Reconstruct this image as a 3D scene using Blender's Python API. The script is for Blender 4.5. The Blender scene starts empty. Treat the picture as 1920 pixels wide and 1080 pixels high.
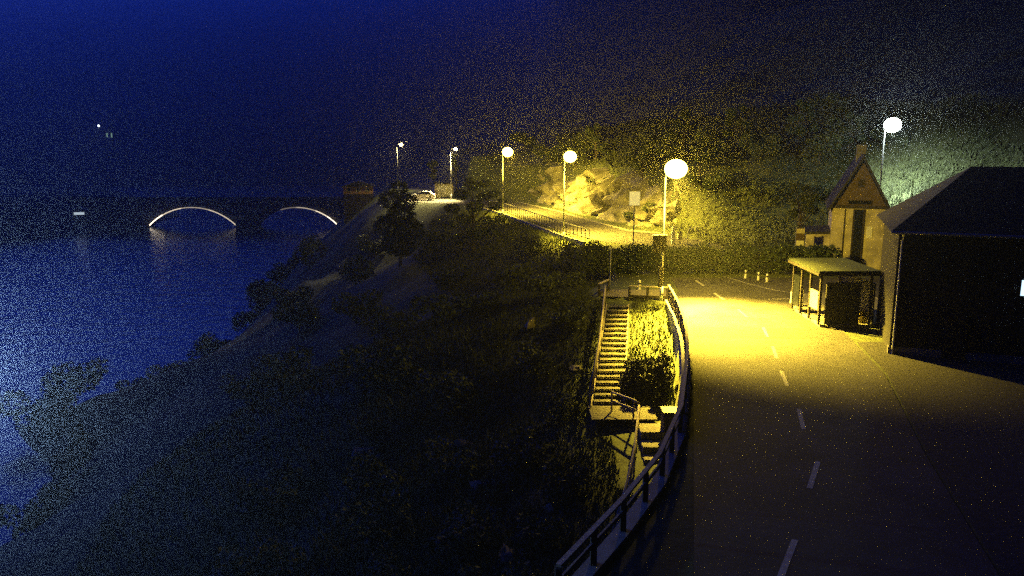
import bpy, math, random
import numpy as np
from mathutils import Vector
random.seed(7); RNG = np.random.default_rng(11)
SC = bpy.context.scene; COL = SC.collection
R = math.radians

# ------------------------------------------------------------------ camera, sky, moon, exposure
cam = bpy.data.cameras.new('camera'); camo = bpy.data.objects.new('camera', cam); COL.objects.link(camo)
cam.sensor_width = 36; cam.lens = 36*1500/1920; cam.clip_start = .1; cam.clip_end = 6000
camo.location = (0, 0, 10.1); camo.rotation_euler = (R(90)-math.atan(283/1500), 0, 0)
SC.camera = camo
W = bpy.data.worlds.new('World'); SC.world = W; W.use_nodes = True
wn = W.node_tree; wn.nodes.clear()
sky = wn.nodes.new('ShaderNodeTexSky'); sky.sky_type = 'NISHITA'; sky.sun_disc = False
MOON_EL, MOON_AZ = R(2), R(-55)
sky.sun_elevation = MOON_EL; sky.sun_rotation = MOON_AZ; sky.ozone_density = 6; sky.dust_density = 1.5
tint = wn.nodes.new('ShaderNodeMix'); tint.data_type = 'RGBA'; tint.blend_type = 'MULTIPLY'
tint.inputs[0].default_value = 1; tint.inputs[7].default_value = (.13, .20, .95, 1)
bg = wn.nodes.new('ShaderNodeBackground'); bg.inputs[1].default_value = .03
wo = wn.nodes.new('ShaderNodeOutputWorld')
# direction gradient added to the sky: bright towards the twilight, dim elsewhere
gtc = wn.nodes.new('ShaderNodeTexCoord'); gd = wn.nodes.new('ShaderNodeVectorMath'); gd.operation = 'DOT_PRODUCT'
gd.inputs[1].default_value = (math.sin(R(-52)), math.cos(R(-52)), .08)
gm = wn.nodes.new('ShaderNodeMapRange'); gm.interpolation_type = 'SMOOTHSTEP'
for i_, v_ in zip(range(1, 5), (.32, 1.0, .02, 4.7)): gm.inputs[i_].default_value = v_
mul = wn.nodes.new('ShaderNodeVectorMath'); mul.operation = 'SCALE'
wn.links.new(gtc.outputs['Generated'], gd.inputs[0]); wn.links.new(gd.outputs['Value'], gm.inputs[0])
wn.links.new(sky.outputs[0], tint.inputs[6]); wn.links.new(tint.outputs[2], mul.inputs[0]); wn.links.new(gm.outputs[0], mul.inputs['Scale']); wn.links.new(mul.outputs[0], bg.inputs[0]); wn.links.new(bg.outputs[0], wo.inputs[0])
sl = bpy.data.lights.new('moon', 'SUN'); sl.energy = .0006; sl.angle = R(.5); sl.color = (.75, .85, 1)
so = bpy.data.objects.new('moon', sl); COL.objects.link(so)
so.rotation_euler = (R(90)-MOON_EL, 0, -MOON_AZ+R(180))
SC.view_settings.view_transform = 'Standard'; SC.view_settings.look = 'None'; SC.view_settings.gamma = 1
SC.view_settings.exposure = 3.0
cy = SC.cycles
cy.use_denoising = False
cy.use_adaptive_sampling = True; cy.adaptive_threshold = .15; cy.adaptive_min_samples = 64
cy.max_bounces = 5; cy.diffuse_bounces = 2; cy.glossy_bounces = 2; cy.transmission_bounces = 3; cy.volume_bounces = 0
cy.transparent_max_bounces = 4; cy.sample_clamp_indirect = 2; cy.sample_clamp_direct = 4
cy.caustics_reflective = False; cy.caustics_refractive = False

# ------------------------------------------------------------------ helpers
MATS = {}
def mat(name, col, rough=.8, var=.35, scale=3., bump=0., metal=0., emit=None, estr=0., col2=None, detail=6):
    if name in MATS: return MATS[name]
    m = bpy.data.materials.new(name); m.use_nodes = True; n = m.node_tree.nodes; l = m.node_tree.links
    b = n['Principled BSDF']; b.inputs['Roughness'].default_value = rough; b.inputs['Metallic'].default_value = metal
    tc = n.new('ShaderNodeTexCoord'); nz = n.new('ShaderNodeTexNoise'); nz.inputs['Scale'].default_value = scale
    nz.inputs['Detail'].default_value = detail; nz.inputs['Roughness'].default_value = .65
    l.new(tc.outputs['Object'], nz.inputs['Vector'])
    cr = n.new('ShaderNodeValToRGB'); cr.color_ramp.elements[0].position = .3; cr.color_ramp.elements[1].position = .72
    a = col2 if col2 else tuple(c*(1-var) for c in col)
    cr.color_ramp.elements[0].color = (*a, 1); cr.color_ramp.elements[1].color = (*[min(1, c*(1+var*.6)) for c in col], 1)
    l.new(nz.outputs[0], cr.inputs[0]); l.new(cr.outputs[0], b.inputs['Base Color'])
    if bump:
        bp = n.new('ShaderNodeBump'); bp.inputs['Strength'].default_value = bump; bp.inputs['Distance'].default_value = .05
        l.new(nz.outputs[0], bp.inputs['Height']); l.new(bp.outputs[0], b.inputs['Normal'])
    if emit:
        b.inputs['Emission Color'].default_value = (*emit, 1); b.inputs['Emission Strength'].default_value = estr
    MATS[name] = m; return m

class MB:
    def __init__(s): s.v = []; s.f = []
    def poly(s, pts):
        i = len(s.v); s.v += [tuple(p) for p in pts]; s.f.append(tuple(range(i, i+len(pts)))); return s
    def box(s, x0, x1, y0, y1, z0, z1):
        i = len(s.v)
        s.v += [(x0,y0,z0),(x1,y0,z0),(x1,y1,z0),(x0,y1,z0),(x0,y0,z1),(x1,y0,z1),(x1,y1,z1),(x0,y1,z1)]
        s.f += [tuple(i+k for k in q) for q in ((0,3,2,1),(4,5,6,7),(0,1,5,4),(1,2,6,5),(2,3,7,6),(3,0,4,7))]; return s
    def tube(s, pts, r, n=8, r1=None, caps=True):
        pts = [Vector(p) for p in pts]; base = len(s.v); N = len(pts)
        for k, p in enumerate(pts):
            d = (pts[min(k+1, N-1)]-pts[max(k-1, 0)]).normalized()
            up = Vector((0,0,1)) if abs(d.z) < .9 else Vector((1,0,0))
            a = d.cross(up).normalized(); b = a.cross(d)
            rr = r if r1 is None else r+(r1-r)*k/(N-1)
            for j in range(n):
                t = 2*math.pi*j/n; s.v.append(tuple(p+a*(rr*math.cos(t))+b*(rr*math.sin(t))))
        for k in range(N-1):
            for j in range(n):
                s.f.append((base+k*n+j, base+k*n+(j+1) % n, base+(k+1)*n+(j+1) % n, base+(k+1)*n+j))
        if caps:
            s.f.append(tuple(base+j for j in reversed(range(n)))); s.f.append(tuple(base+(N-1)*n+j for j in range(n)))
        return s
    def beam(s, p, q, w, h):                       # rectangular bar from p to q
        p = Vector(p); q = Vector(q); d = (q-p).normalized(); up = Vector((0,0,1)) if abs(d.z) < .95 else Vector((0,1,0))
        a = d.cross(up).normalized(); b = a.cross(d); i = len(s.v)
        for o in (p, q):
            for u, w_ in ((-1,-1),(1,-1),(1,1),(-1,1)): s.v.append(tuple(o+a*(u*w/2)+b*(w_*h/2)))
        s.f += [tuple(i+k for k in t) for t in ((0,1,2,3),(7,6,5,4),(0,4,5,1),(1,5,6,2),(2,6,7,3),(3,7,4,0))]; return s
    def ell(s, c, r, nu=12, nv=8):
        i = len(s.v)
        for a in range(nv+1):
            for b in range(nu):
                th = math.pi*a/nv; ph = 2*math.pi*b/nu
                s.v.append((c[0]+r[0]*math.sin(th)*math.cos(ph), c[1]+r[1]*math.sin(th)*math.sin(ph), c[2]+r[2]*math.cos(th)))
        for a in range(nv):
            for b in range(nu): s.f.append((i+a*nu+b, i+(a+1)*nu+b, i+(a+1)*nu+(b+1) % nu, i+a*nu+(b+1) % nu))
        return s
    def prism(s, poly, y0, y1):                    # polygon in x,z extruded along y
        i = len(s.v); n = len(poly)
        s.v += [(x, y0, z) for x, z in poly]+[(x, y1, z) for x, z in poly]
        s.f += [tuple(i+k for k in range(n)), tuple(i+n+k for k in reversed(range(n)))]
        for k in range(n): s.f.append((i+k, i+n+k, i+n+(k+1) % n, i+(k+1) % n))
        return s
    def build(s, name, m, parent=None, loc=None, bevel=0, smooth=False):
        me = bpy.data.meshes.new(name); me.from_pydata(s.v, [], s.f); me.update()
        me.materials.append(m)
        o = bpy.data.objects.new(name, me); COL.objects.link(o)
        if parent: o.parent = parent
        if loc: o.location = loc
        if smooth: me.polygons.foreach_set('use_smooth', [True]*len(me.polygons))
        if bevel:
            b = o.modifiers.new('bevel', 'BEVEL'); b.width = bevel; b.segments = 2; b.limit_method = 'ANGLE'
        return o

def tag(o, label=None, cat=None, group=None, kind=None):
    if label: o['label'] = label
    if cat: o['category'] = cat
    if group: o['group'] = group
    if kind: o['kind'] = kind
    return o
def thing(name, loc, label, cat, rz=0, group=None):
    o = bpy.data.objects.new(name, None); COL.objects.link(o); o.location = loc; o.rotation_euler = (0, 0, rz)
    o.empty_display_size = .1
    return tag(o, label, cat, group)
def copy_tree(o, parent=None):
    c = o.copy(); COL.objects.link(c)
    if parent: c.parent = parent
    for ch in list(o.children): copy_tree(ch, c)
    return c
def leaf_mesh(name, m, pts, size, parent=None, flat=.0):
    """many small leaf quads at pts (N,3)"""
    n = len(pts); a = RNG.normal(size=(n,3)); a /= np.linalg.norm(a, axis=1)[:,None]
    b = RNG.normal(size=(n,3)); b -= a*np.sum(a*b, 1)[:,None]; b /= np.linalg.norm(b, axis=1)[:,None]
    sz = size*RNG.uniform(.6, 1.4, (n,1))
    v = np.stack([pts-a*sz, pts+b*sz*.5, pts+a*sz, pts-b*sz*.5], 1).reshape(-1,3)
    me = bpy.data.meshes.new(name); me.from_pydata(v.tolist(), [], np.arange(4*n).reshape(-1,4).tolist()); me.materials.append(m)
    o = bpy.data.objects.new(name, me); COL.objects.link(o)
    if parent: o.parent = parent
    return o

# ------------------------------------------------------------------ materials
ASPH = mat('asphalt', (.05, .047, .043), .82, .6, .55, .4, detail=10)
GRAVEL = mat('gravel', (.16, .145, .12), .95, .45, 9, .6)
GRASSM = mat('grass_ground', (.07, .085, .028), .95, .6, 1.6, .8, col2=(.03, .036, .014))
BLADE = mat('grass_blade', (.055, .07, .022), .8, .5, .7)
LEAF = mat('leaf_dark', (.045, .07, .022), .7, .5, 1.2)
LEAF2 = mat('leaf_mid', (.075, .1, .03), .7, .5, 1.2)
BARK = mat('bark', (.09, .07, .05), .95, .4, 6, .6)
ROCK = mat('rock', (.32, .30, .26), .9, .55, .45, 1., col2=(.03, .032, .02), detail=10)
CONC = mat('concrete', (.24, .23, .21), .9, .4, 1.4, .4)
DARKW = mat('dark_wood', (.035, .028, .022), .85, .4, 5, .3)
WOOD = mat('weathered_wood', (.30, .26, .20), .85, .45, 5, .4)
WOODP = mat('pale_wood', (.42, .37, .28), .8, .35, 6, .3)
GALV = mat('galvanised_steel', (.42, .43, .43), .5, .2, 8, metal=.4)
DSTEEL = mat('dark_steel', (.04, .04, .042), .5, .3, 6, metal=.3)
WHITE = mat('white_paint', (.78, .78, .75), .55, .12, 4)
LINE = mat('road_paint', (.36, .35, .33), .6, .45, 7)
BLACK = mat('black_plastic', (.02, .02, .02), .5, .3, 5)
BLDG = mat('tarred_boards', (.022, .02, .019), .85, .4, 2, .3)
SLATE = mat('slate_roof', (.022, .021, .02), .75, .4, 2.5, .4)
OCHRE = mat('ochre_boards', (.38, .22, .08), .8, .25, 3, .2)
CREAM = mat('cream_render', (.55, .50, .37), .85, .55, 1.1, .4)
BROWNB = mat('brown_boards', (.10, .07, .04), .8, .3, 3, .2)
GLASS = mat('dark_glass', (.012, .014, .018), .12, .2, 2)
BODY = mat('car_paint', (.8, .8, .79), .25, .03, 2)
TURF = mat('turf', (.03,.042,.018), .95, .5, 4, .8)
SODIUM = (1, .675, .055)
TREAD = mat('worn_tread', (.075, .068, .052), .9, .6, 4, .5)
SIGNW = mat('sign_white', (.88, .88, .84), .4, .06, 4)

# ------------------------------------------------------------------ ground shape
EDGE = [(-60,-60),(-14,2),(-6,9),(1.0,15.8),(2.8,19),(4.3,22),(5.8,26.2),(7.0,31),(8.3,37),(9.05,42),(9.55,46.6),(10.0,49.4),(8,50.4),(5.6,50.6),(5.4,53.5),(7.6,58),(9,68),
        (7.87,78.1),(5.62,83.8),(2.55,95.5),(-.72,107.8),(-4,117),(-19,128),(-21.5,136),(-22,150),(-25.5,166),(-28,182),(-29,205),(-28,235),(-30,262),(-24,330),(-24,420),(-40,600),(-40,900),(-40,2600)]
EP = np.array(EDGE, float)
POLY = np.array(EDGE+[(2600,2600),(2600,-60)], float)
def sdist(x, y):
    """distance from the seaward road edge, positive on the seaward side"""
    d = np.full(x.shape, 1e9)
    for (ax, ay), (bx, by) in zip(EP[:-1], EP[1:]):
        vx, vy = bx-ax, by-ay; t = np.clip(((x-ax)*vx+(y-ay)*vy)/(vx*vx+vy*vy), 0, 1)
        d = np.minimum(d, np.hypot(x-ax-t*vx, y-ay-t*vy))
    ins = np.zeros(x.shape, bool)
    for (ax, ay), (bx, by) in zip(POLY, np.roll(POLY, -1, 0)):
        if ay == by: continue
        c = ((ay > y) != (by > y)) & (x < (bx-ax)*(y-ay)/(by-ay)+ax); ins ^= c
    return np.where(ins, -d, d)
def nse(x, y, f, seed=0):
    return (np.sin(x*f*1.0+seed*1.7+1.3*np.sin(y*f*.73+seed))+np.sin(y*f*1.13+seed*2.9+1.1*np.sin(x*f*.61-seed*.7))
            + .5*np.sin((x+y)*f*2.17+seed*.4)+.5*np.sin((x-1.3*y)*f*1.91-seed*1.1))/3
def sst(t, a, b):
    u = np.clip((t-a)/(b-a), 0, 1); return u*u*(3-2*u)
def height(x, y):
    x = np.atleast_1d(np.asarray(x, float)); y = np.atleast_1d(np.asarray(y, float)); s = sdist(x, y)
    zb = np.interp(y, [8,16,27,33,36,38.6,44,48,52,58,70,80,130], [-5.4,-5.2,-4.5,-3.9,-3.25,-3.05,-1.45,-.35,-.15,-.6,-1.2,-.5,-.4])
    amp = sst(s, 1.5, 9)
    far_k = np.interp(y, [0,96,125,330,420], [0,0,1,1,0])
    zs = zb-.08*np.minimum(s, 4.5)-.36*np.maximum(s-4.5, 0)-.2*np.maximum(s-16,0)-far_k*.55*np.maximum(s-1,0)+amp*(.55*nse(x,y,.35,1)+.25*nse(x,y,1.1,2))
    far = -30+.30*np.maximum(y-610-.12*x, 0)
    far = np.minimum(far, 290+18*nse(x,y,.008,5))+sst(far, 0, 40)*7*nse(x,y,.02,6)
    head = -13.5-.45*np.maximum(np.hypot(x+232,(y-345)*.8)-50, 0)+1.2*nse(x,y,.09,8); far = np.maximum(far, head)
    zs = np.maximum(np.maximum(zs, -29), far)
    t = -s
    t0 = np.interp(y, [0,58,63,70,75,82,90], [60,60,40,24,14,10,9.5])
    rock = 4.6*sst(t, 12.5, 14.5)*sst(y, 80, 90)*(1+.25*nse(x,y,.2,3))
    up = .25*np.maximum(t-t0, 0)+rock
    r = np.hypot(x, y)
    zl = -.03+np.minimum(up, 26+8*nse(x,y,.02,4))+.21*np.maximum(r-150, 0)*sst(t, 20, 120)
    zl = np.minimum(zl, 285+18*nse(x,y,.008,6))
    zl = np.maximum(zl, far)+sst(t-t0, 2, 8)*(.7*nse(x,y,.35,7)+.35*nse(x,y,1.1,9))
    return np.where(s > 0, zs, zl)
def hz(x, y): return float(height(x, y)[0])

def axis(segs):
    out = []
    for a, b, st in segs: out += list(np.arange(a, b, st))
    return np.array(out+[segs[-1][1]])
xs = axis([(-1700,-400,60),(-400,-100,14),(-100,-30,3),(-30,-6,1),(-6,14,.45),(14,50,1.2),(50,120,5),(120,400,20),(400,1500,70)])
ys = axis([(-60,8,4),(8,15,1),(15,62,.5),(62,140,1.1),(140,260,4),(260,700,15),(700,1700,50)])
gx, gy = np.meshgrid(xs, ys); gz = height(gx.ravel(), gy.ravel())
nx, ny = len(xs), len(ys)
me = bpy.data.meshes.new('ground')
idx = np.arange(nx*ny).reshape(ny, nx)
F = np.stack([idx[:-1,:-1], idx[:-1,1:], idx[1:,1:], idx[1:,:-1]], -1).reshape(-1,4)
me.from_pydata(np.stack([gx.ravel(), gy.ravel(), gz], 1).tolist(), [], F.tolist()); me.materials.append(GRASSM)
me.polygons.foreach_set('use_smooth', [True]*len(me.polygons))
g = bpy.data.objects.new('ground', me); COL.objects.link(g); tag(g, kind='structure')

# water
wm = bpy.data.materials.new('fjord_water'); wm.use_nodes = True; n = wm.node_tree.nodes; l = wm.node_tree.links
b = n['Principled BSDF']; b.inputs['Base Color'].default_value = (.006, .012, .02, 1); b.inputs['Roughness'].default_value = .2; b.inputs['Specular IOR Level'].default_value = .28
tc = n.new('ShaderNodeTexCoord'); nz = n.new('ShaderNodeTexNoise'); nz.inputs['Scale'].default_value = .3; nz.inputs['Detail'].default_value = 6
bp = n.new('ShaderNodeBump'); bp.inputs['Strength'].default_value = .7; bp.inputs['Distance'].default_value = .3
l.new(tc.outputs['Object'], nz.inputs['Vector']); l.new(nz.outputs[0], bp.inputs['Height']); l.new(bp.outputs[0], b.inputs['Normal'])
tag(MB().poly([(-1690,-50,-26.2),(60,-50,-26.2),(60,1690,-26.2),(-1690,1690,-26.2)]).build('water', wm), kind='structure')

# ------------------------------------------------------------------ roads
def strip(name, left, right, z, m, kind='structure'):
    mb = MB(); n_ = len(left)
    for (x, y) in left: mb.v.append((x, y, z))
    for (x, y) in right: mb.v.append((x, y, z))
    for k in range(n_-1): mb.f.append((k, n_+k, n_+k+1, k+1))
    return tag(mb.build(name, m), kind=kind)
NL = [(2.2,9),(4.25,17.1),(5.9,24.5),(7.9,33.5),(9.25,41.5),(9.8,46),(10.15,49.2),(11.2,53),(11.6,57.6)]
NR = [(9.6,9),(11.4,17.1),(13.4,24.5),(16.2,33.5),(17.6,41.5),(24,46),(30,50),(34,53.5),(40,57.6)]
strip('road', NL, NR, 0, ASPH)
FL = [(40,68),(26,71.5),(14.6,74),(9.2,77.5),(6.0,84),(2.95,95.6),(-.3,108),(-5,121),(-10,134.5),(-22.2,163.5),(-24.5,185),(-24.5,208)]
FR = [(40,76),(28,80),(20.5,82.5),(16,84.5),(12.6,87.5),(9.6,98),(6.4,110.5),(1.7,124),(-3.4,137.5),(-15.2,165),(-17.5,185),(-17.5,208)]
strip('far_road', FL, FR, .004, ASPH)
strip('gravel_landing', [(5.8,50.7),(5.7,53)], [(9.9,50.0),(10.9,53)], -.004, GRAVEL)
strip('yard', [(9.7,8.9),(11.5,17.1),(13.5,24.5),(16.3,33.5),(17.3,39)], [(40,8),(40,18),(40,26),(40,32),(40,38)], -.004, mat('yard_gravel', (.035,.033,.03), .95, .5, 5, .5))
strip('layby', [(-18.6,128.4),(-20.8,136)], [(-5.2,121.2),(-10.2,134.4)], 0, GRAVEL)
# kerbs and the raised pavement of the bus stop
mb = MB().prism([(0,0),(1,0),(1,.001),(0,.001)], 0, .001); mb = MB()
pv = [(16.75,42.1),(23,42.4),(23,51.5),(19.0,50.8),(17.3,48.2),(16.75,46)]
i0 = len(mb.v); mb.v += [(x,y,-.02) for x,y in pv]+[(x,y,.12) for x,y in pv]
mb.f += [tuple(range(6,12))]+[(k,(k+1)%6,6+(k+1)%6,6+k) for k in range(6)]
tag(mb.build('pavement', mat('pavement', (.13,.125,.115), .85, .3, 2, .3)), kind='structure')
mb = MB()
for p, q in zip(pv, pv[1:]+pv[:1]): mb.beam((*p,.06), (*q,.06), .16, .15)
tag(mb.build('kerb', CONC), kind='structure')
mb = MB()
for p, q in zip(FR[2:-1], FR[3:]): mb.beam((*p,.05), (*q,.05), .15, .16)
tag(mb.build('far_kerb', CONC), kind='structure')
tag(MB().poly([(9.4,39.9,.003),(17.2,39.4,.003),(17.35,41.7,.003),(9.6,42.2,.003)]).build('dark_road_band', mat('dark_asphalt', (.034,.032,.03), .85, .3, 2, .3)), kind='structure')  # band of darker asphalt across the road
# painted markings
def dash(mb, p, q, w):
    p = Vector((*p,.008)); q = Vector((*q,.008)); d = (q-p).normalized(); a = Vector((-d.y, d.x, 0))*w/2
    mb.poly([p+a, p-a, q-a, q+a])
mb = MB(); CL = [(13.0,59.4),(13.2,55.4),(13.35,50.6),(13.45,45.6),(13.35,41.0),(12.55,37.0),(11.6,32.8),(10.55,27.8),(9.2,22.9),(6.7,17.9),(4.6,14)]
for k in range(1, len(CL)-1):
    p, q = Vector((*CL[k],0)), Vector((*CL[k+1],0)); d = (q-p).normalized(); c_ = Vector((*CL[k],0)); dash(mb, (c_-d*1.1)[:2], (c_+d*1.1)[:2], .16)
tag(mb.build('centre_line', LINE), kind='structure')
mb = MB(); A = [(15.6,58.2),(16.6,55),(17.7,52.6),(19.3,50.9)]
for p, q in zip(A[:-1], A[1:]): dash(mb, p, q, .12)
dash(mb, (16.2,49.6), (17.8,49.9), .16)
tag(mb.build('edge_line', LINE), kind='structure')

# ------------------------------------------------------------------ retaining wall and its railing
RL = [(1.0,15.8),(2.8,19),(4.3,22),(5.8,26.2),(7.0,31),(7.7,34),(8.3,37),(8.75,39.6),(9.05,42),(9.35,44.4),(9.55,46.6),(9.75,48.9)]
def resample(pts, step):
    out = [Vector((*pts[0],0))]; acc = 0
    for a, b_ in zip(pts[:-1], pts[1:]):
        a, b_ = Vector((*a,0)), Vector((*b_,0)); L = (b_-a).length; t = step-acc
        while t < L: out.append(a+(b_-a)*t/L); t += step
        acc = (acc+L) % step
    return out
mb = MB()
for p, q in zip(RL[:-1], RL[1:]):
    d = (Vector((*q,0))-Vector((*p,0))).normalized(); a = Vector((-d.y, d.x, 0))
    for e0, e1, z0, z1 in ((-.14,.16,None,.02),(-.2,.22,.02,.14)):
        pa, pb = Vector((*p,0)), Vector((*q,0)); i = len(mb.v)
        za = hz(*(pa+a*1.2)[:2])-.9 if z0 is None else z0; zc = hz(*(pb+a*1.2)[:2])-.9 if z0 is None else z0
        for o, zz in ((pa,za),(pb,zc)):
            mb.v += [tuple((o+a*e1)[:2])+(zz,), tuple((o+a*e0)[:2])+(zz,), tuple((o+a*e0)[:2])+(z1,), tuple((o+a*e1)[:2])+(z1,)]
        mb.f += [tuple(i+k for k in t) for t in ((0,1,2,3),(7,6,5,4),(0,4,5,1),(1,5,6,2),(2,6,7,3),(3,7,4,0))]
w = mb.build('retaining_wall', CONC); tag(w, 'curving concrete retaining wall that holds up the road above the steps', 'wall')
rt = thing('guard_railing', (9.75,48.9,.14), 'long curved guard railing on top of the retaining wall along the near road', 'railing')
O = Vector((9.75,48.9,.14))
SM = [p for p in resample(RL, .6)]
def chain(pts, z): return [(p.x-O.x, p.y-O.y, z-O.z) for p in pts]
tr = MB()
for p, q in zip(RL[:-1], RL[1:]): tr.beam((p[0]-O.x,p[1]-O.y,.9),(q[0]-O.x,q[1]-O.y,.9), .13, .07)
tr.build('top_rail', WOODP, rt)
tr = MB()
for p, q in zip(RL[:-1], RL[1:]): tr.beam((p[0]-O.x,p[1]-O.y,.52),(q[0]-O.x,q[1]-O.y,.52), .05, .13)
tr.build('middle_rail', WOOD, rt)
for p in resample(RL, 1.9): MB().box(-.075,.075,-.075,.075,.0,.862).build('post', DARKW, rt, (p.x-O.x, p.y-O.y, 0))
for p, q in zip(RL[3:-1], RL[4:]):
    MB().beam((p[0]-O.x,p[1]-O.y,.24),(q[0]-O.x,q[1]-O.y,.24), .03, .36).build('board', DARKW, rt)

# ------------------------------------------------------------------ street lamps
def make_lamp(name, loc, rz, label, H, arm, power, col, lens_e, spot_p=0., aim=None, lens_r=.3, wide=None, spread=125, group='lamps along the road', polemat=GALV):
    t = thing(name, loc, label, 'street lamp', rz, group)
    MB().tube([(0,0,0),(0,0,.9)], .11, 12, .1).tube([(0,0,.9),(0,0,H-.5)], .075, 12, .05).build('pole', polemat, t, smooth=True)
    a = [(arm*(1-math.cos(u)), 0, H-.5+.62*math.sin(u)) for u in [math.pi/2*k/6 for k in range(7)]]
    MB().tube(a, .045, 8).build('arm', polemat, t, smooth=True)
    MB().ell((arm+.25,0,H+.12), (.42,.17,.1)).build('lamp_head', DSTEEL, t, smooth=True)
    em = mat('lens_%s' % name+label[:6]+str(power), (.8,.8,.8), .3, .02, 2, emit=col, estr=lens_e)
    MB().ell((arm+.25,0,H-.02), (lens_r,lens_r*.85,lens_r*.85), 14, 8).build('lens', em, t, smooth=True).visible_shadow = False     # glowing globe, on bright lamps swollen to mimic glare; casts no shadow
    def lamp(kind, P, z):
        L = bpy.data.lights.new('lamp_light', kind); L.energy = P; L.color = col; L.shadow_soft_size = .15
        o = bpy.data.objects.new('lamp_light', L); COL.objects.link(o); o.parent = t; o.location = (arm+.25,0,z); return L, o
    if power: lamp('POINT', power, H-.02)
    if spot_p:
        L, o = lamp('SPOT', spot_p, H); L.spot_size = R(spread); L.spot_blend = 1
        if aim:
            d = Vector(aim); o.rotation_euler = d.to_track_quat('-Z','Y').to_euler()
    if wide:
        L, o = lamp('SPOT', wide[0], H-.03); L.spot_size = R(150); L.spot_blend = 1
        o.rotation_euler = Vector(wide[1]).to_track_quat('-Z','Y').to_euler()
    return t
make_lamp('street_lamp', (9.25,48.6,.14), R(-14), 'nearest and brightest yellow street lamp rising at the head of the steps', 8.1, .35, 300, SODIUM, 6, 50000, (.35,-.43,-1), .68, (2300,(1,.45,-.85)), 84)
make_lamp('street_lamp', (5.35,82.5,-.45), R(15), 'yellow street lamp at the near end of the baluster fence', 8.6, .35, 130, SODIUM, 6, 15000, (.6,-.1,-1), .68, (2000,(1,.2,-.8)))
make_lamp('street_lamp', (-1.25,108,-.45), R(18), 'yellow street lamp at the far end of the baluster fence', 8.6, .45, 130, SODIUM, 6, 15000, (.6,-.1,-1), .74, (3600,(1,.6,-.75)))
WARMW = (1, .78, .3)
make_lamp('street_lamp', (-10.0,132,0), R(20), 'white street lamp beside the spreading tree and the parked car', 8.2, .6, 30, WARMW, 6, 9000, (-.6,-.25,-1), .3, None, 75)
make_lamp('street_lamp', (-22.1,156,-.2), R(25), 'farthest white street lamp where the road bends away', 8.9, .6, 30, WARMW, 6, 900, (-.4,-.3,-1), .32)
hl = (34.3,75); make_lamp('street_lamp', (*hl, hz(*hl)), R(5), 'cold white lamp on the hillside behind the gabled house', 11.2-hz(*hl), .45, 100, (.85,1,.92), 4, 4200, (1,.5,-1.3), .78, None, 110)
assumed_lamp = (-17.6,25); make_lamp('street_lamp', (*assumed_lamp, hz(*assumed_lamp)), R(190), 'cold bluish lamp low on the shore slope at the left edge', 2.4-hz(*assumed_lamp), .5, 0, (.4,.65,1), 4, 2200, (-17,25,5), .3, None, 100)  # assumed lamp out of view, added for a bluish glow in the left haze

# ------------------------------------------------------------------ steps and their rails
st = thing('wooden_steps', (6.6,48.8,0), 'straight flight of pale wooden steps dropping from the road end of the wall', 'steps')
N = 19; OS = Vector((6.6,48.8,0))
def cx(y): return 6.6+(y-48.8)*(6.6-4.78)/(48.8-38.2)
for k in range(N):
    y = 48.6-k*.547; z = -.02-(k+1)*.154; c_ = cx(y); wd = .62+.008*k
    MB().box(c_-wd-OS.x, c_+wd-OS.x, y-.36-OS.y, y-OS.y, z-.05, z).build('tread', TREAD, st)
    MB().box(c_-wd-OS.x, c_+wd-OS.x, y-.42-OS.y, y-.375-OS.y, z-.15, z-.056).build('riser', DARKW, st)
for sgn in (-1, 1):
    MB().beam((sgn*.68,.1,-.22), (cx(38)-OS.x+sgn*.82,38-OS.y,-3.2), .07, .24).build('stringer', WOOD, st)
ld = thing('landing', (4.9,37.1,-3.05), 'wooden platform at the foot of the upper steps', 'platform')
for k in range(7): MB().box(-1.1,2.0,-.98+k*.28,-.98+k*.28+.26,-.06,0).build('plank', TREAD, ld)
for x in (-.9,.4,1.8): MB().box(x-.06,x+.06,-.9,.85,-.5,-.065).build('joist', DARKW, ld)
lw = thing('lower_steps', (6.45,36.1,-3.05), 'broad concrete lower steps against the foot of the retaining wall', 'steps')
for k, (y0, y1, z) in enumerate([(-1.25,.0,-.15),(-2.2,-1.35,-.5),(-2.95,-2.3,-.8),(-3.7,-3.05,-1.1),(-4.5,-3.8,-1.4),(-5.3,-4.6,-1.65)]):
    MB().box(-.53-k*.05,.58-k*.1,y0,y1,z-.35,z).build('step', mat('worn_concrete', (.13,.12,.10), .9, .5, 2, .5) if k else GRAVEL, lw)
    
def railing(name, pts, label, hh=.95, rails=(1,.55), r=.05, m=WOOD):
    p0 = Vector(pts[0]); t = thing(name, p0, label, 'handrail')
    for f in rails: MB().tube([tuple(Vector(p)-p0+Vector((0,0,hh*f))) for p in pts], r if f == 1 else r*.75, 7).build('top_rail' if f == 1 else 'middle_rail', m, t, smooth=True)
    for a, b_ in zip(pts[:-1], pts[1:]):
        a, b_ = Vector(a), Vector(b_); nn = max(1, round((b_-a).length/1.7))
        for k in range(nn):
            q = a+(b_-a)*k/nn-p0; MB().tube([tuple(q-Vector((0,0,.35))), tuple(q+Vector((0,0,hh-.03)))], .05, 7).build('post', WOOD, t)
    q = Vector(pts[-1])-p0; MB().tube([tuple(q-Vector((0,0,.35))), tuple(q+Vector((0,0,hh-.03)))], .05, 7).build('post', WOOD, t)
    return t
railing('handrail', [(5.82,49.0,0),(5.3,45.6,-.85),(4.75,42.2,-1.85),(3.85,37.7,-2.95)], 'double wooden handrail down the seaward side of the upper steps', r=.065, rails=(1,.72))
railing('handrail', [(4.85,37.2,-3.0),(5.75,36.15,-3.05),(5.95,35.8,-3.1)], 'short handrail turning across the front of the wooden platform')
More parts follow.
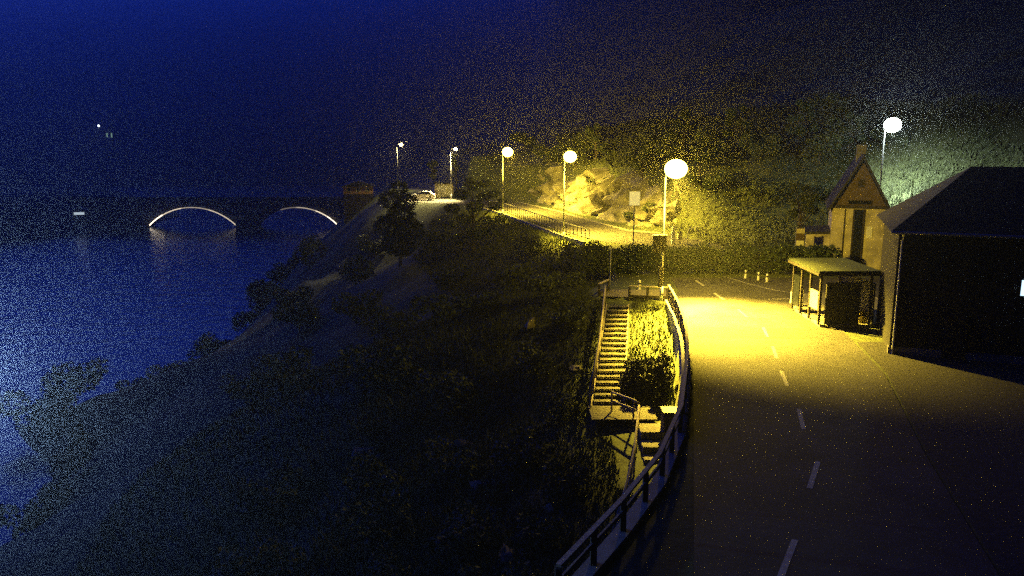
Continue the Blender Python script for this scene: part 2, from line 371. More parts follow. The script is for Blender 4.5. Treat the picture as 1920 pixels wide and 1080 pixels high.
railing('handrail', [(5.9,35.5,-3.1),(5.2,32.1,-3.8),(4.5,29.4,-4.2),(3.6,26.4,-4.6)], 'lower handrail following the concrete steps under the wall')

# dense dark bush between the steps and the wall
bu = thing('bush', (7.0,39.9,-3.1), 'dense dark evergreen bush filling the corner between steps and wall', 'bush')
def bush_clumps():
    r_ = random.Random(5); out = []
    for k in range(34):
        x, y, z = r_.uniform(-1.0,1.0), r_.uniform(-1.1,1.2), r_.uniform(.15,1.75)
        q = r_.uniform(.32,.5)*(1.1-.12*z); out.append(((x,y,z),(q,q,q*.9)))
    return out
def bush_leaves():
    out = []
    for c_, r in bush_clumps():
        u = RNG.normal(size=(420,3)); u /= np.linalg.norm(u, axis=1)[:,None]; out.append(np.array(c_)+u*RNG.uniform(.3,1.05,(420,1))**.5*np.array(r))
    return np.concatenate(out)
leaf_mesh('foliage', mat('leaf_evergreen', (.014,.02,.009), .8, .5, 1.5), bush_leaves(), .09, bu)
for x, y in ((-.5,-.3),(.3,.4),(.6,-.5)): MB().tube([(x*.4,y*.4,-.4),(x*.8,y*.8,.6),(x,y,1.4)], .06, 6, .02).build('stem', BARK, bu)
bxx = thing('bin', (7.35,35.3,-3.4), 'dark slatted bin tucked between lower steps and wall', 'bin')
MB().box(-.38,.38,-.4,.4,0,1.05).build('body', DARKW, bxx, bevel=.01); MB().box(-.42,.42,-.44,.44,1.05,1.12).build('lid', BLACK, bxx)
for k in range(5): MB().box(-.37+k*.155,-.26+k*.155,-.425,-.402,.06,1.0).build('slat', DARKW, bxx)

# low wooden fences at the head of the steps
def low_fence(x0, y0, x1, y1, label, h=.72, bottom=True):
    t = thing('low_fence', (x0,y0,0), label, 'fence'); q = (x1-x0, y1-y0)
    for f in ((0,1) if abs(q[0]) < 1.5 else (0,.48,1)): MB().box(q[0]*f-.07,q[0]*f+.07,q[1]*f-.07,q[1]*f+.07,-.15,h).build('post', DARKW, t)
    MB().beam((0,0,h+.03),(*q,h+.03), .14, .06).build('top_rail', WOODP, t)
    if bottom: MB().beam((0,0,.1),(*q,.1), .06, .16).build('bottom_rail', DARKW, t)
low_fence(7.5,50.2,9.85,49.75, 'low wooden barrier of two rails between the steps and the lamp')
low_fence(5.65,51.0,6.45,52.6, 'short wooden barrier at the seaward corner of the gravel landing')
sp = thing('signpost', (6.8,54.6,0), 'thin bare grey post behind the gravel landing', 'post')
MB().tube([(0,0,-.3),(0,0,2.75)], .035, 8).build('pole', GALV, sp); MB().ell((0,0,2.76),(.045,.045,.03)).build('cap', BLACK, sp)

# notice hung on the near lamp pole, cabinet
nb = thing('notice_board', (9.0,48.35,3.35), 'dark notice board with bright top edge hung on the nearest lamp pole', 'notice board')
MB().box(-.42,.40,-.03,.03,-.15,.85).build('panel', DSTEEL, nb); MB().box(-.46,.44,-.09,.12,.853,.92).build('hood', WHITE, nb)
MB().box(.19,.31,.032,.16,.1,.2).build('bracket', GALV, nb)
cb = thing('cabinet', (9.12,48.42,1.05), 'narrow dark electric cabinet strapped to the nearest lamp pole', 'cabinet')
MB().box(-.13,.13,-.12,.1,0,1.25).build('body', DSTEEL, cb, bevel=.01); MB().box(-.11,.11,-.135,-.122,.08,1.15).build('door', BLACK, cb)

# ------------------------------------------------------------------ far road fence
ff = thing('baluster_fence', (7.6,78.3,0), 'dark baluster fence on the seaward edge of the far lamplit road', 'fence')
FE = [(7.6,78.3),(5.75,83.9),(2.7,95.6),(-.5,107.9),(-3.8,117)]
P = resample(FE, 1.0)
for k, p in enumerate(P): MB().box(-.035,.035,-.035,.035,-.5,1.15).build('post', DSTEEL, ff, (p.x-7.6,p.y-78.3,0))
for z, r in ((1.17,.05),(.28,.03)): MB().tube([(p.x-7.6,p.y-78.3,z) for p in P], r, 6).build('rail', DSTEEL, ff)
mb = MB()
for p, q in zip(FE[:-1], FE[1:]): mb.beam((p[0]-.5,p[1]-.2,-.35),(q[0]-.5,q[1]-.2,-.35), .25, .7)
tag(mb.build('edge_wall', CONC), 'low concrete edging wall under the baluster fence', 'wall')

# ------------------------------------------------------------------ rock cutting beside the far road
def rock_face(base, label, hgt, seed, depth=3.):
    P = resample(base, .55); mb = MB(); nr = 16; r_ = random.Random(seed)
    for k, p in enumerate(P):
        d = (P[min(k+1,len(P)-1)]-P[max(k-1,0)]).normalized(); a = Vector((d.y,-d.x,0))   # away from the road
        taper = min(1, k/6, (len(P)-1-k)/6)
        for j in range(nr):
            f = j/(nr-1); H = hgt*(.75+.25*math.sin(k*.21+seed)+.12*math.sin(k*.9+seed*2))*taper
            jag = .9*math.sin(k*.45+j*.9+seed)+.6*math.sin(k*1.1-j*.8+seed*3)+r_.uniform(-.35,.35)
            q = p+a*(f*depth+jag*min(1,f*3)*.7); mb.v.append((q.x, q.y, -.3+H*f+.25*math.sin(k*.8+j)*f))
        mb.v.append(tuple((p+a*(depth+3.5))[:2])+(hz(*(p+a*(depth+3.5))[:2])-.4,))
    m_ = nr+1
    for k in range(len(P)-1):
        for j in range(nr): mb.f.append((k*m_+j, (k+1)*m_+j, (k+1)*m_+j+1, k*m_+j+1))
    o = mb.build('rock_face', ROCK); return tag(o, label, 'rock face')
rock_face([(20.5,85),(16.5,86.5),(14.2,89.5),(11.3,99),(9.5,105)], 'craggy rock cutting above the lamplit far road, nearer half', 5.2, 1)
rock_face([(9.6,103.5),(7.6,112),(3.2,126),(-1.8,139),(-8,153),(-14,167)], 'craggy rock cutting above the far road beyond the second yellow lamp', 5.6, 5)

# ------------------------------------------------------------------ hedge behind the junction
def foliage_pts(clumps, n):
    out = []; tot = sum(r[0]*r[1]*r[2] for _, r in clumps)
    for c_, r in clumps:
        k = max(20, int(n*(r[0]*r[1]*r[2])/tot)); u = RNG.normal(size=(k,3)); u /= np.linalg.norm(u, axis=1)[:,None]
        rad = RNG.uniform(.45,1.08,(k,1))**.6; out.append(np.array(c_)+u*rad*np.array(r))
    return np.concatenate(out)
hd = thing('hedge', (12,59.5,0), 'long dark hedge across the far side of the road junction', 'hedge')
cl = []
for k in range(26):
    x = -6.5+k*.74; cl.append(((x, .25*math.sin(k*2.1), 1.0+.15*math.sin(k*1.3)), (.85,.75,1.15+.18*math.sin(k*1.7))))
leaf_mesh('foliage', LEAF, foliage_pts(cl, 26000), .11, hd)
for x in np.arange(-6, 12.5, 2.4): MB().tube([(x,0,-.6),(x+.1,.05,.6),(x-.05,0,1.3)], .05, 6, .02).build('stem', BARK, hd)

# small things around the junction
def marker(x, y, label, h=.55, r=.09):
    t = thing('bollard', (x,y,0), label, 'bollard', 0, 'white bollards at the junction')
    MB().tube([(0,0,0),(0,0,h)], r, 10, r*.85).build('post', WHITE, t); MB().tube([(0,0,h*.62),(0,0,h*.8)], r*1.02, 10).build('band', BLACK, t); MB().ell((0,0,h),(r*.85,r*.85,.05)).build('cap', WHITE, t)
marker(17.0,57.4,'small white bollard at the hedge, farthest from the shelter'); marker(17.7,56.6,'small white bollard standing between the two others by the hedge'); marker(18.1,55.9,'small white bollard at the hedge, nearest the shelter')
marker(8.6,53.0,'single small white bollard behind the low wooden barrier', .6)
sg = thing('road_sign', (9.4,61.5,-.2), 'square white road sign on thin pole beyond the hedge', 'road sign')
MB().tube([(0,.05,-.6),(0,.05,6.1)], .05, 8).build('pole', GALV, sg); MB().box(-.4,.4,-.03,0,5.15,6.2).build('panel', mat('glow_sign', (.8,.8,.72), .4, .1, 3, emit=(1,.86,.35), estr=.055), sg, bevel=.01); MB().box(-.43,.43,.002,.03,5.11,6.24).build('frame', GALV, sg)  # faint glow added to the sign panel to brighten it
mp = thing('marker_post', (15.45,76.2,0), 'stout white marker post by the far road', 'post'); MB().box(-.16,.16,-.14,.14,-.2,1.65).build('body', WHITE, mp, bevel=.02); MB().box(-.18,.18,-.16,.16,1.66,1.75).build('cap', GALV, mp)
mx = thing('mailbox', (16.1,76.4,0), 'pale mailbox on short stand beside the white marker post', 'mailbox'); MB().box(-.05,.05,-.05,.05,-.2,.45).build('stand', DARKW, mx); MB().box(-.2,.2,-.25,.25,.45,1.05).build('body', CREAM, mx, bevel=.03); MB().box(-.22,.22,-.27,.27,1.05,1.12).build('lid', BLACK, mx); MB().box(-.14,.14,-.275,-.255,.82,.88).build('slot', BLACK, mx)
gt = thing('gate', (16.7,75.6,0), 'thin metal gate frame with a lit top bar past the mailbox', 'gate')
MB().tube([(0,0,-.2),(0,0,1.55)], .05, 8).build('post', GALV, gt); MB().tube([(0,0,1.5),(1.05,.3,1.72)], .05, 8).build('top_bar', WHITE, gt); MB().tube([(1.05,.3,-.2),(1.05,.3,1.72)], .04, 8).build('post', DSTEEL, gt)
for z in (.4,.85): MB().tube([(0,0,z),(1.05,.3,z+.05)], .025, 6).build('bar', DSTEEL, gt)
ib = thing('information_board', (22.1,61.0,0), 'upright information board on two posts left of the gabled house', 'information board')
for x in (-.3,.3): MB().tube([(x,.06,-.2),(x,.06,3.3)], .04, 8).build('post', GALV, ib)
MB().box(-.33,.33,-.02,.015,1.85,3.25).build('panel', BROWNB, ib); MB().box(-.3,.3,-.032,-.022,2.85,3.2).build('header', CREAM, ib); MB().box(-.3,.3,-.032,-.022,1.9,2.3).build('poster', WHITE, ib)

# ------------------------------------------------------------------ bus shelter
bs = thing('bus_shelter', (17.9,44.3,.12), 'flat roofed bus shelter with dark end wall at the roadside', 'bus shelter')
MB().box(-1.55,1.75,-2.35,2.4,2.86,2.98).build('roof', TURF, bs); MB().box(-1.6,1.8,-2.4,2.45,2.72,2.857).build('fascia', DARKW, bs)
for (x, y) in ((-1.3,-2.05),(-1.3,-.6),(-1.3,.75),(-1.3,2.1),(1.4,-2.05),(1.4,2.1)): MB().box(x-.06,x+.06,y-.06,y+.06,0,2.715).build('post', DARKW, bs)
MB().box(-1.0,.86,-2.1,-2.0,.0,2.3).build('end_wall', BLDG, bs); MB().box(1.46,1.54,-2.3,2.2,.05,2.3).build('back_wall', BLDG, bs)
MB().box(-1.36,-1.3,-1.9,-.75,.75,1.75).build('side_panel', CREAM, bs); MB().box(-1.355,-1.305,1.0,1.95,.3,2.1).build('side_panel', GLASS, bs)
MB().box(.85,1.35,-1.8,1.9,.42,.5).build('bench', WOODP, bs); MB().box(.95,1.0,-1.7,1.8,.02,.415).build('bench_support', DARKW, bs)
lb = thing('litter_bin', (17.05,47.25,.12), 'pale litter bin at the far corner of the bus shelter', 'litter bin')
MB().box(-.22,.22,-.2,.2,.1,.85).build('body', WHITE, lb, bevel=.02); MB().box(-.25,.25,-.23,.23,.85,.93).build('lid', BLACK, lb); MB().box(-.1,.1,-.1,.1,0,.1).build('foot', BLACK, lb)
gb = thing('grit_box', (19.2,42.75,.12), 'small yellowish grit box behind the dark shelter wall', 'grit box')
MB().box(-.3,.3,-.25,.25,0,.55).build('body', mat('grit_yellow', (.55,.45,.12), .6, .2, 5), gb, bevel=.02); MB().prism([(-.33,.55),(.33,.55),(.33,.62),(-.33,.7)], -.28, .28).build('lid', mat('grit_yellow',(.5,.4,.1)), gb)
wpst = thing('timetable_post', (17.0,45.9,.12), 'white timetable post standing in front of the bus shelter', 'timetable post'); MB().tube([(0,0,-.05),(0,0,1.3)], .05, 8).build('pole', WHITE, wpst); MB().box(-.02,.02,-.16,.16,.75,1.25).build('panel', WHITE, wpst, (-.06,0,0))

# ------------------------------------------------------------------ gabled house
hs = thing('gabled_house', (26.9,62.0,0), 'cream gabled house with low side wing behind the bus shelter', 'house', R(-20))
MB().box(-1.95,1.95,0,8,-.3,4.75).build('wall', CREAM, hs)
MB().prism([(-1.95,4.75),(1.95,4.75),(0,8.3)], .02, 7.98).build('gable', BROWNB, hs)
rf = MB().prism([(-2.35,4.5),(-2.25,4.32),(0,8.45),(2.25,4.32),(2.35,4.5),(0,8.75)], -.4, 8.3).build('roof', SLATE, hs)
MB().box(-.35,.35,3.2,3.9,8.0,9.5).build('chimney', CONC, rf)
MB().box(-2.0,2.0,-.09,-.003,4.66,4.9).build('eaves_board', DARKW, hs)
MB().box(-.28,.28,-.06,-.004,.1,4.6).build('dark_bay', GLASS, hs)
for x in (-.36,.36): MB().box(x-.06,x+.06,-.1,-.004,.05,4.62).build('bay_frame', DARKW, hs)
wn_ = MB().box(.62,1.05,-.05,-.004,2.4,3.3).build('window', SIGNW, hs); MB().box(.68,.99,-.06,-.052,2.46,3.24).build('curtain', WHITE, wn_)
MB().box(-1.05,-.98,-.1,-.004,.2,4.6).build('downpipe', DARKW, hs); MB().box(1.84,1.96,-.1,-.004,0,4.7).build('downpipe', DARKW, hs)
f_ = MB().box(-.85,.85,-.05,.015,4.98,5.3).build('window', DARKW, hs); MB().box(-.8,.8,-.06,-.052,5.02,5.26).build('pane', GLASS, f_)
MB().box(-.22,.22,-.03,.018,6.3,6.9).build('vent', DARKW, hs)
MB().box(-3.75,-1.96,.6,5,-.3,2.55).build('wing', CREAM, hs); MB().prism([(-3.95,2.5),(-1.955,2.62),(-1.955,2.78),(-3.95,2.64)], .35, 5.2).build('wing_roof', SLATE, hs)
f_ = MB().box(-3.0,-2.02,.52,.597,.35,1.25).build('window', DARKW, hs); MB().box(-2.95,-2.07,.51,.517,.4,1.2).build('pane', GLASS, f_)
MB().box(-3.8,-1.97,.5,.596,1.28,1.42).build('trim', DARKW, hs)
# lit-leaved tree left of the house, tree right
def tree(name, loc, H, clumps, nleaf, leaf, label, lsize=.16, trunk_r=.16, group=None):
    t = thing(name, loc, label, 'tree', 0, group)
    mb = MB(); top = H*.72
    mb.tube([(0,0,-.6),(.05,.03,top*.35),(-.06,.05,top*.7),(0,0,top)], trunk_r, 8, trunk_r*.3)
    for c_, r in clumps:
        z0 = min(c_[2]*.55, top*.8); mb.tube([(0,0,z0),(c_[0]*.5,c_[1]*.5,(z0+c_[2])*.5+.1),tuple(c_)], trunk_r*.4, 6, trunk_r*.1)
    mb.build('trunk', BARK, t)
    leaf_mesh('crown', leaf, foliage_pts(clumps, nleaf), lsize, t); return t
def clumpset(H, W, n, z0=.35, seed=0):
    r_ = random.Random(seed); out = []
    for k in range(n):
        f = r_.random(); a = r_.uniform(0, 6.28); rad = W*math.sqrt(r_.random())*(1-.55*f)
        s_ = r_.uniform(.16,.3)*W*1.1; out.append(((rad*math.cos(a), rad*math.sin(a), H*(z0+(1-z0)*f)-s_*.5), (s_,s_,s_*.75)))
    return out
tz = (26.2,72.5); tree('tree', (*tz,hz(*tz)), 6.2, clumpset(6.2,1.7,12,.45,3), 3600, LEAF2, 'round crowned tree lit by the cold hillside lamp behind the house roof')
# ------------------------------------------------------------------ dark building on the right
db = thing('dark_building', (17.9,36.8,0), 'large unlit dark building with hipped roof on the right', 'building', R(-20))
MB().box(0,17,0,7.5,-.3,5.9).build('wall', BLDG, db)
mb = MB(); e = [(-.4,-.5,5.85),(17.4,-.5,5.85),(17.4,8,5.85),(-.4,8,5.85)]; rg = [(3.3,3.8,8.7),(13,3.8,8.7)]
mb.poly([e[0],e[1],rg[1],rg[0]]).poly([e[1],e[2],rg[1]]).poly([e[2],e[3],rg[0],rg[1]]).poly([e[3],e[0],rg[0]]).poly(e[::-1])
mb.build('roof', SLATE, db)
for x in (1.2,2.9,9.2): 
    f_ = MB().box(x,x+.9,-.05,-.003,3.6,5.0).build('window', DARKW, db); MB().box(x+.06,x+.84,-.06,-.053,3.66,4.94).build('pane', GLASS, f_)
MB().box(2.2,3.2,-.05,-.003,0,2.1).build('door', DARKW, db)
MB().tube([(-.4,-.56,5.82),(17.4,-.56,5.82)], .07, 8).build('gutter', GALV, db); MB().tube([(.15,-.12,0),(.15,-.12,5.4),(.15,-.5,5.75)], .05, 8).build('downpipe', GALV, db)
MB().box(-.05,17.05,-.04,.3,-.3,.35).build('plinth', CONC, db)
LITW = mat('lit_window', (.6,.7,.8), .4, .1, 2, emit=(.55,.8,1), estr=.22)
f_ = MB().box(5.05,5.7,-.05,-.003,3.1,3.9).build('window', DARKW, db); MB().box(5.1,5.65,-.06,-.053,3.15,3.85).build('pane', LITW, f_)

# ------------------------------------------------------------------ trees, shrubs and grass on the slope
tz = (-4.3,88); zt = hz(*tz); tree('spreading_tree', (*tz,zt), 6.0-zt, [((x*1.0,y,z-zt),(r,r,r*.6)) for x,y,z,r in [(2.3,.1,4.0,.75),(1.3,.2,5.1,.7),(3.2,.2,3.2,.6),(0,0,4.9,.9),(-1.2,.3,3.9,.9),(1.1,0,3.6,.8),(2.4,.2,2.6,.8),(-2.3,0,2.4,.9),(.2,-.2,2.6,1.0),(-1.0,.4,1.2,.9),(1.4,0,1.1,.8),(3.0,.3,1.2,.7),(-2.8,.2,.6,.8),(.3,0,-.3,1.2),(2.0,.3,-.4,.9),(-1.7,0,-1.0,1.0),(-.5,.3,5.5,.5)]], 3000, LEAF, 'open spreading tree silhouetted against the lamplit far road', .17, .2)
tz = (-13.0,92); zt = hz(*tz); tree('dense_tree', (*tz,zt), 5.6-zt, [((x,y,z-zt),(r,r,r*.8)) for x,y,z,r in [(0,0,4.3,1.1),(-1,0,3,1.3),(1,.2,2.8,1.2),(.2,0,1.2,1.7),(-1.4,.2,0,1.6),(1.3,0,-.4,1.6),(0,.3,-2,2)]], 5200, LEAF, 'dense dark tree left of the parked car', .2, .22)
proto = []
sh_ = []
for y in np.arange(60, 300, 6.5):                # a scrub line where the bank meets the water
    x = -10.
    while hz(x, y) > -25.4 and x > -160: x -= 1.
    sh_.append((x+1.5+random.uniform(-1,1), y+random.uniform(-2,2), random.uniform(1.5,3.2)))
for k in range(3):
    t = thing('shrub', (0,0,0), 'leafy dark shrub growing on the shore slope', 'shrub', 0, 'shrubs on the shore slope')
    cl = [((random.uniform(-.8,.8),random.uniform(-.7,.7),random.uniform(.3,1.1+.3*k)),(random.uniform(.35,.7),)*2+(random.uniform(.3,.6),)) for _ in range(7)]
    leaf_mesh('foliage', LEAF2 if k else LEAF, foliage_pts(cl, 1300), .1, t)
    MB().tube([(0,0,-.3),(.05,0,.5),(0,.1,1.0)], .05, 6, .02).build('stem', BARK, t); proto.append(t)
spots = [(-3.4,23.5,.9),(-.6,24.6,.9),(-4.6,26,1.1),(1.0,27.5,.8),(-7.5,25,1.2),(-1.8,28.5,1.0),(2.2,31,.9),(-5.5,31,1.3),(-10,30,1.4),(0.4,34.5,1.2),(-3,36,1.2),(2.4,38.5,.9),(-7,38,1.5),(.8,43,1.1),(-3.6,43,1.3),(3.2,46.5,.9),(-8,46,1.6),(1.8,51,1.1),(-2.5,52,1.4),(4.0,56,1.0),(0.4,60,1.3),(-5.5,58,1.6),(3.6,64,1.2),(6.6,66,1.1),(-.5,70,1.5),(5.2,73,1.1),(1.8,79,1.2),(-13,40,1.7),(-16,55,1.9),(-10,66,1.8),(-6,76,1.7),(-15,78,2.0),(-22,66,2.1),(-24,88,2.2),(-19,100,2.2),(-10,100,1.8),(-30,108,2.3),(-20,116,2.0),(-33,130,2.4),(1.5,24.3,.7),(-6.3,23,.9)]+sh_
for k, (x, y, s_) in enumerate(spots):
    o = proto[k] if k < 3 else copy_tree(proto[k % 3])
    o.location = (x, y, hz(x, y)-.1); o.rotation_euler = (0,0,random.uniform(0,6.28)); o.scale = (s_,s_,s_*random.uniform(.8,1.1))
# scrub and trees on the hillside above the far road
hill = [(14.5,94,1.2),(17,91,1.5),(19.5,88.5,1.1),(22,86.5,1.6),(25,85,1.4),(28,83,1.7),(31.5,82.5,1.3),(15.5,102,1.7),(19,97,1.5),(23,93,1.9),(27.5,90,1.6),(33,87,1.8),(12.5,110,1.6),(17.5,107,2.0),(24,101,1.9),(30,96,2.1),(36,92,1.8),(9.5,121,1.8),(15,118,2.1),(6,131,2.0),(11.5,130,2.2),(40,86,1.6),(20,112,2.2),(38,98,2.2),(2,142,2.1)]
for k, (x, y, s_) in enumerate(hill):
    o = copy_tree(proto[k % 3]); o.location = (x, y, hz(x, y)-.15); o.rotation_euler = (0,0,random.uniform(0,6.28)); o.scale = (s_*1.05,s_,s_*random.uniform(.7,1.05))
    o['label'] = 'leafy dark scrub on the lamplit hillside above the far road'; o['group'] = 'scrub on the hillside'
hp = None
for k, (x, y, s_) in enumerate([(21,90.5,1.0),(26.5,95,1.15),(16,99,.9),(32,91,1.1),(12,116,1.1),(22,104,1.25),(36.5,88,.95)]):
    if hp is None: o = hp = tree('hillside_tree', (x,y,hz(x,y)), 5.4, clumpset(5.4,1.7,11,.3,21), 2600, LEAF, 'dark broadleaf tree on the hillside above the far road', .17, .13, 'trees on the hillside')
    else: o = copy_tree(hp)
    o.location = (x,y,hz(x,y)-.1); o.rotation_euler = (0,0,k*1.9); o.scale = (s_,s_,s_)
# grass
def grass(n, xr, yr, smin, smax, hgt):
    x = RNG.uniform(*xr, n); y = RNG.uniform(*yr, n); s = sdist(x, y); k = (s > smin) & (s < smax)
    st_ = (np.abs(x-(6.6+(y-48.8)*.1717)) < .85) & (y > 36) & (y < 50.5)
    st2 = (x > 4.6) & (x < 7.1) & (y > 30.5) & (y < 38.4)
    k &= ~(st_ | st2); x, y = x[k], y[k]; return x, y, height(x, y), hgt*RNG.uniform(.5,1.5,len(x))
G = [grass(60000,(8,60),(66,150),-48,-11,.55), grass(90000,(-9,10),(18,62),.25,16,.26), grass(45000,(-12,9),(60,118),.4,14,.34), grass(26000,(-26,0),(20,70),6,40,.42)]
x, y, z, h_ = [np.concatenate(a) for a in zip(*G)]
n = len(x); a = RNG.uniform(0,6.28,n); wdt = h_*.12; lean = RNG.normal(0,.35,(n,2))*h_[:,None]
v = np.stack([np.stack([x-np.cos(a)*wdt,y-np.sin(a)*wdt,z-.03],1), np.stack([x+np.cos(a)*wdt,y+np.sin(a)*wdt,z-.03],1), np.stack([x+lean[:,0],y+lean[:,1],z+h_],1)],1).reshape(-1,3)
me = bpy.data.meshes.new('grass'); me.from_pydata(v.tolist(), [], np.arange(3*n).reshape(-1,3).tolist()); me.materials.append(BLADE)
go = bpy.data.objects.new('grass', me); COL.objects.link(go); tag(go, 'rough unmown grass on the banks below the road', 'grass', kind='stuff')

# pale rocks breaking through the bank
MOSSY = mat('mossy_rock', (.17,.15,.105), .95, .6, 2.2, .9, col2=(.04,.045,.02), detail=10)
for k, (x, y, r_) in enumerate([(-4.0,26.5,.6),(-3.2,26.0,.4),(-1.1,25.2,.55),(-.4,25.0,.7),(-.2,27.2,.45),(.7,28.4,.5),(-5.2,27.4,.5),(-2.2,29.5,.4),(1.6,30.2,.35),(-7.8,41,.9),(-2.4,39.5,.5),(1.2,47.4,.5),(3.4,42.4,.45),(-1.4,33.6,.45)]):
    rr = random.Random(k*7+1); mb = MB().ell((0,0,0), (r_*rr.uniform(.9,1.4), r_*rr.uniform(.7,1.1), r_*rr.uniform(.45,.6)), 7, 5)
    mb.v = [tuple(c*(1+.28*math.sin(3.1*v[0]/r_+k)+.22*math.sin(4.3*v[1]/r_-k)+.15*math.sin(5*v[2]/r_+2*k)) for c in v) for v in mb.v]
    o = mb.build('boulder', MOSSY, bevel=.03); o.location = (x, y, hz(x,y)+r_*.1); o.rotation_euler = (0,0,rr.uniform(0,6)); tag(o, 'pale rock half sunk in the grassy bank', 'rock', 'pale rocks on the bank')
# ------------------------------------------------------------------ parked car and the garage behind it
car = thing('parked_car', (-14.6,130.4,0), 'white hatchback parked side-on in the lay-by beyond the tree', 'car', R(180))
prof = [(-2.1,.35),(-2.15,.75),(-2.05,1.0),(-1.7,1.12),(1.0,1.0),(1.9,.86),(2.12,.68),(2.15,.38),(1.7,.25),(-1.7,.25)]
MB().prism(prof, -.84, .84).build('body', BODY, car, bevel=.05)
MB().prism([(-1.85,1.06),(-1.35,1.48),(.1,1.5),(.95,1.02)], -.74, .74).build('cabin', BODY, car, bevel=.05)
for s_ in (-1,1):
    y0 = s_*.745; MB().prism([(-1.5,1.1),(-1.2,1.4),(.05,1.43),(.72,1.07)], min(y0,y0+s_*.012), max(y0,y0+s_*.012)).build('side_window', GLASS, car)
    for x in (-1.3,1.32):
        wh = MB().tube([(x,s_*.68,.32),(x,s_*.87,.32)], .32, 18).build('wheel', BLACK, car); MB().tube([(x,s_*.872,.32),(x,s_*.885,.32)], .19, 12).build('rim', GALV, wh)
    MB().box(2.09,2.17,s_*.6-.15,s_*.6+.15,.6,.74).build('headlight', SIGNW, car); MB().box(-2.18,-2.1,s_*.62-.13,s_*.62+.13,.74,.94).build('tail_light', mat('red_lens',(.3,.02,.02),.3), car)
    MB().box(.5,.68,min(s_*.8,s_*1.0),max(s_*.8,s_*1.0),1.02,1.14).build('mirror', BLACK, car)
gr = thing('garage', (-11.6,137.2,0), 'small yellow-lit garage just right of the parked car', 'garage', R(10))
MB().box(-1.6,1.6,0,3.4,-.2,2.3).build('wall', CREAM, gr); MB().prism([(-1.85,2.3),(1.85,2.3),(1.85,2.4),(-1.85,2.6)], -.3, 3.6).build('roof', SLATE, gr); MB().box(-1.1,1.1,-.04,-.003,0,2.0).build('door', WHITE, gr)
oh = thing('ochre_house', (-30.2,158,hz(-30.2,158)), 'low ochre boathouse below the farthest lamp, left of the dense tree', 'boathouse', R(10))
zf = -hz(-30.2,158)
MB().box(-2.9,2.9,0,5,-3,zf-.9).build('plinth', DARKW, oh); MB().box(-2.9,2.9,.003,5,zf-.9,zf+.6).build('wall', OCHRE, oh)
MB().prism([(-3.2,zf+.55),(3.2,zf+.55),(3.2,zf+.65),(0,zf+1.7),(-3.2,zf+.65)], -.3, 5.3).build('roof', SLATE, oh)
for x in (-2.2,-.4,1.4):
    f_ = MB().box(x,x+.8,-.05,-.003,zf-.4,zf+.4).build('window', WHITE, oh); MB().box(x+.08,x+.72,-.06,-.053,zf-.32,zf+.32).build('pane', GLASS, f_)
for x, lab in ((-13.9,'birch trunk behind the parked car, left of the pair'),(-9.9,'birch trunk behind the garage, right of the pair')):
    y = 143; zt = hz(x,y); tree('birch', (x,y,zt), 6.5, clumpset(6.5,1.6,9,.5,int(-x*3)), 1800, LEAF2, lab, .16, .16)

# ------------------------------------------------------------------ two-arch bridge over the inlet
BY = 330; br = thing('arch_bridge', (-109,BY,-26.2), 'two-arched stone bridge across the inlet with lit arch rims', 'bridge')
def ell_arc(x0, x1, z0, zc, n=28): return [((x0+x1)/2-(x1-x0)/2*math.cos(math.pi*k/n*1.0), z0+(zc-z0)*math.sin(math.pi*k/n)**.86) for k in range(n+1)]
def circ_arc(x0, x1, z0, zc, n=28):
    a = (x1-x0)/2; hgt = zc-z0; rr = (a*a+hgt*hgt)/(2*hgt); phi = math.asin(min(1,a/rr)); cx_ = (x0+x1)/2; cz = zc-rr
    return [(cx_+rr*math.sin(-phi+2*phi*k/n), cz+rr*math.cos(-phi+2*phi*k/n)) for k in range(n+1)]
BX, BZ = -109, -26.2
A1 = circ_arc(-148.6-BX, -113.2-BX, -25.4-BZ, -18.1-BZ); A2 = circ_arc(-104.4-BX, -71.6-BX, -25.2-BZ, -18.1-BZ)
top = -15.6-BZ
outline = [(-75,-3),(-75,top),(70,top),(70,-3)]
mb = MB()
def spandrel(mb, x0, x1, arc=None):
    for y0, sg_ in ((-2.4,1),(2.4,-1)):
        if arc is None: mb.poly([(x0,y0,-3),(x1,y0,-3),(x1,y0,top),(x0,y0,top)][::sg_])
        else:
            for p, q in zip(arc[:-1], arc[1:]): mb.poly([(p[0],y0,p[1]),(q[0],y0,q[1]),(q[0],y0,top),(p[0],y0,top)][::sg_])
    if arc:
        for p, q in zip(arc[:-1], arc[1:]): mb.poly([(p[0],-2.4,p[1]),(p[0],2.4,p[1]),(q[0],2.4,q[1]),(q[0],-2.4,q[1])])
spandrel(mb,-75,A1[0][0]); spandrel(mb,A1[0][0],A1[-1][0],A1); spandrel(mb,A1[-1][0],A2[0][0]); spandrel(mb,A2[0][0],A2[-1][0],A2); spandrel(mb,A2[-1][0],70)
for x in (A1[0][0],A1[-1][0],A2[0][0],A2[-1][0]): mb.poly([(x,-2.4,-3),(x,2.4,-3),(x,2.4,1),(x,-2.4,1)])
mb.build('masonry', mat('bridge_stone', (.10,.095,.085), .9, .4, .6, .4), br)
MB().box(-75,70,-2.7,2.7,top,top+.35).build('deck', CONC, br)
for y in (-2.6,2.45): MB().box(-75,70,y,y+.15,top+.35,top+1.3).build('parapet', mat('bridge_stone',(.1,.1,.1)), br)
RING = mat('arch_ring', (.55,.5,.42), .8, .25, .8)
def strip_em(n_, e, c_=(1,.83,.6)): return mat(n_, (.5,.5,.45), .5, .05, 2, emit=c_, estr=e)
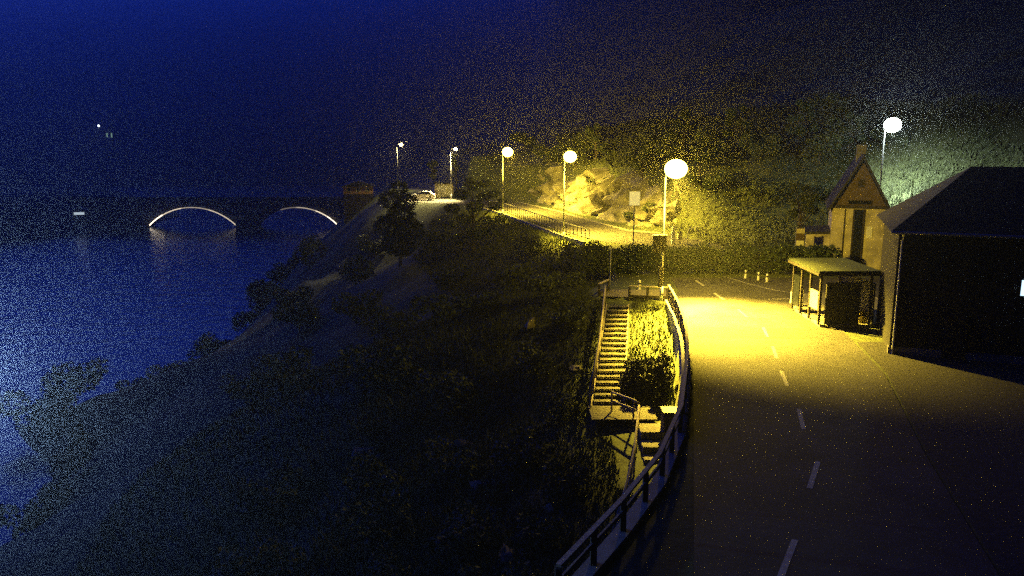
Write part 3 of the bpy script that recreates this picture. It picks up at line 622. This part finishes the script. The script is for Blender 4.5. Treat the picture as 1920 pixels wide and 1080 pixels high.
for arc, segs in ((A1, [(0,5,.55),(5,11,.16),(11,19,.07),(19,26,.12),(26,29,.12)]), (A2, [(9,14,.03),(14,20,.08),(20,24,.2),(24,29,.42)])):
    MB().tube([(x,-2.62,z) for x, z in arc], .2, 6).build('arch_ring', RING, br)
    for k, (a_, b_, e) in enumerate(segs):
        MB().tube([(x,-2.9,z-.05) for x, z in arc[a_:b_+1]], .2, 6).build('light_strip', strip_em('strip_%d' % int(e*1000), e), br)
MB().box(A1[-1][0],A2[0][0],-3.4,-2.41,-3,2.2).build('pier_nose', CONC, br)

# boat, far house and lamp across the fjord
bz = hz(-171,316); bo = thing('shore_hut', (-171,316,bz), 'small hut with a lit strip window beside the left end of the bridge', 'hut', R(12))
MB().box(-3,3,0,4,-2.5,2.6).build('wall', mat('hut_wall', (.12,.11,.10)), bo); MB().prism([(-3.4,2.5),(3.4,2.5),(0,4.2)], -.4, 4.4).build('roof', SLATE, bo)
MB().box(-1.9,1.9,-.06,-.003,1.1,2.1).build('window', mat('strip_window',(.6,.6,.6),.4,emit=(.75,.9,1),estr=.09), bo)
fz = hz(-352,705); fh = thing('far_house', (-346,700,hz(-346,700)), 'dim house on the opposite shore beneath a white lamp', 'house')
MB().box(-4,4,0,7,-4,5).build('wall', mat('far_wall',(.3,.4,.3)), fh); MB().prism([(-4.5,5),(4.5,5),(0,8.2)], -.4, 7.4).build('roof', SLATE, fh)
for x in (-2.6,1.2): MB().box(x,x+1.2,-.06,-.003,-.5,3.6).build('window', mat('far_window',(.4,.5,.4),.5,emit=(.6,1,.75),estr=.05), fh)
zl_ = hz(-356,706); fl = thing('shore_lamp', (-353,697,hz(-353,697)), 'white lamp on a pole beside the dim house across the fjord', 'street lamp')
MB().tube([(0,0,-1),(0,0,10)], .15, 8).build('pole', GALV, fl); MB().ell((0,0,10.4),(.9,.9,.9)).build('lens', mat('far_lens',(.8,.8,.8),.3,emit=(.85,.95,1),estr=.6), fl)

# ------------------------------------------------------------------ night haze
hm = bpy.data.materials.new('night_haze'); hm.use_nodes = True; n = hm.node_tree.nodes; n.clear()
pv_ = n.new('ShaderNodeVolumePrincipled'); pv_.inputs['Color'].default_value = (.9,.92,.95,1); pv_.inputs['Density'].default_value = .0009; pv_.inputs['Anisotropy'].default_value = .8
mo = n.new('ShaderNodeOutputMaterial'); hm.node_tree.links.new(pv_.outputs[0], mo.inputs['Volume'])
hb = MB().box(-1720,1520,-80,1720,-32,350).build('haze', hm); tag(hb, kind='stuff')
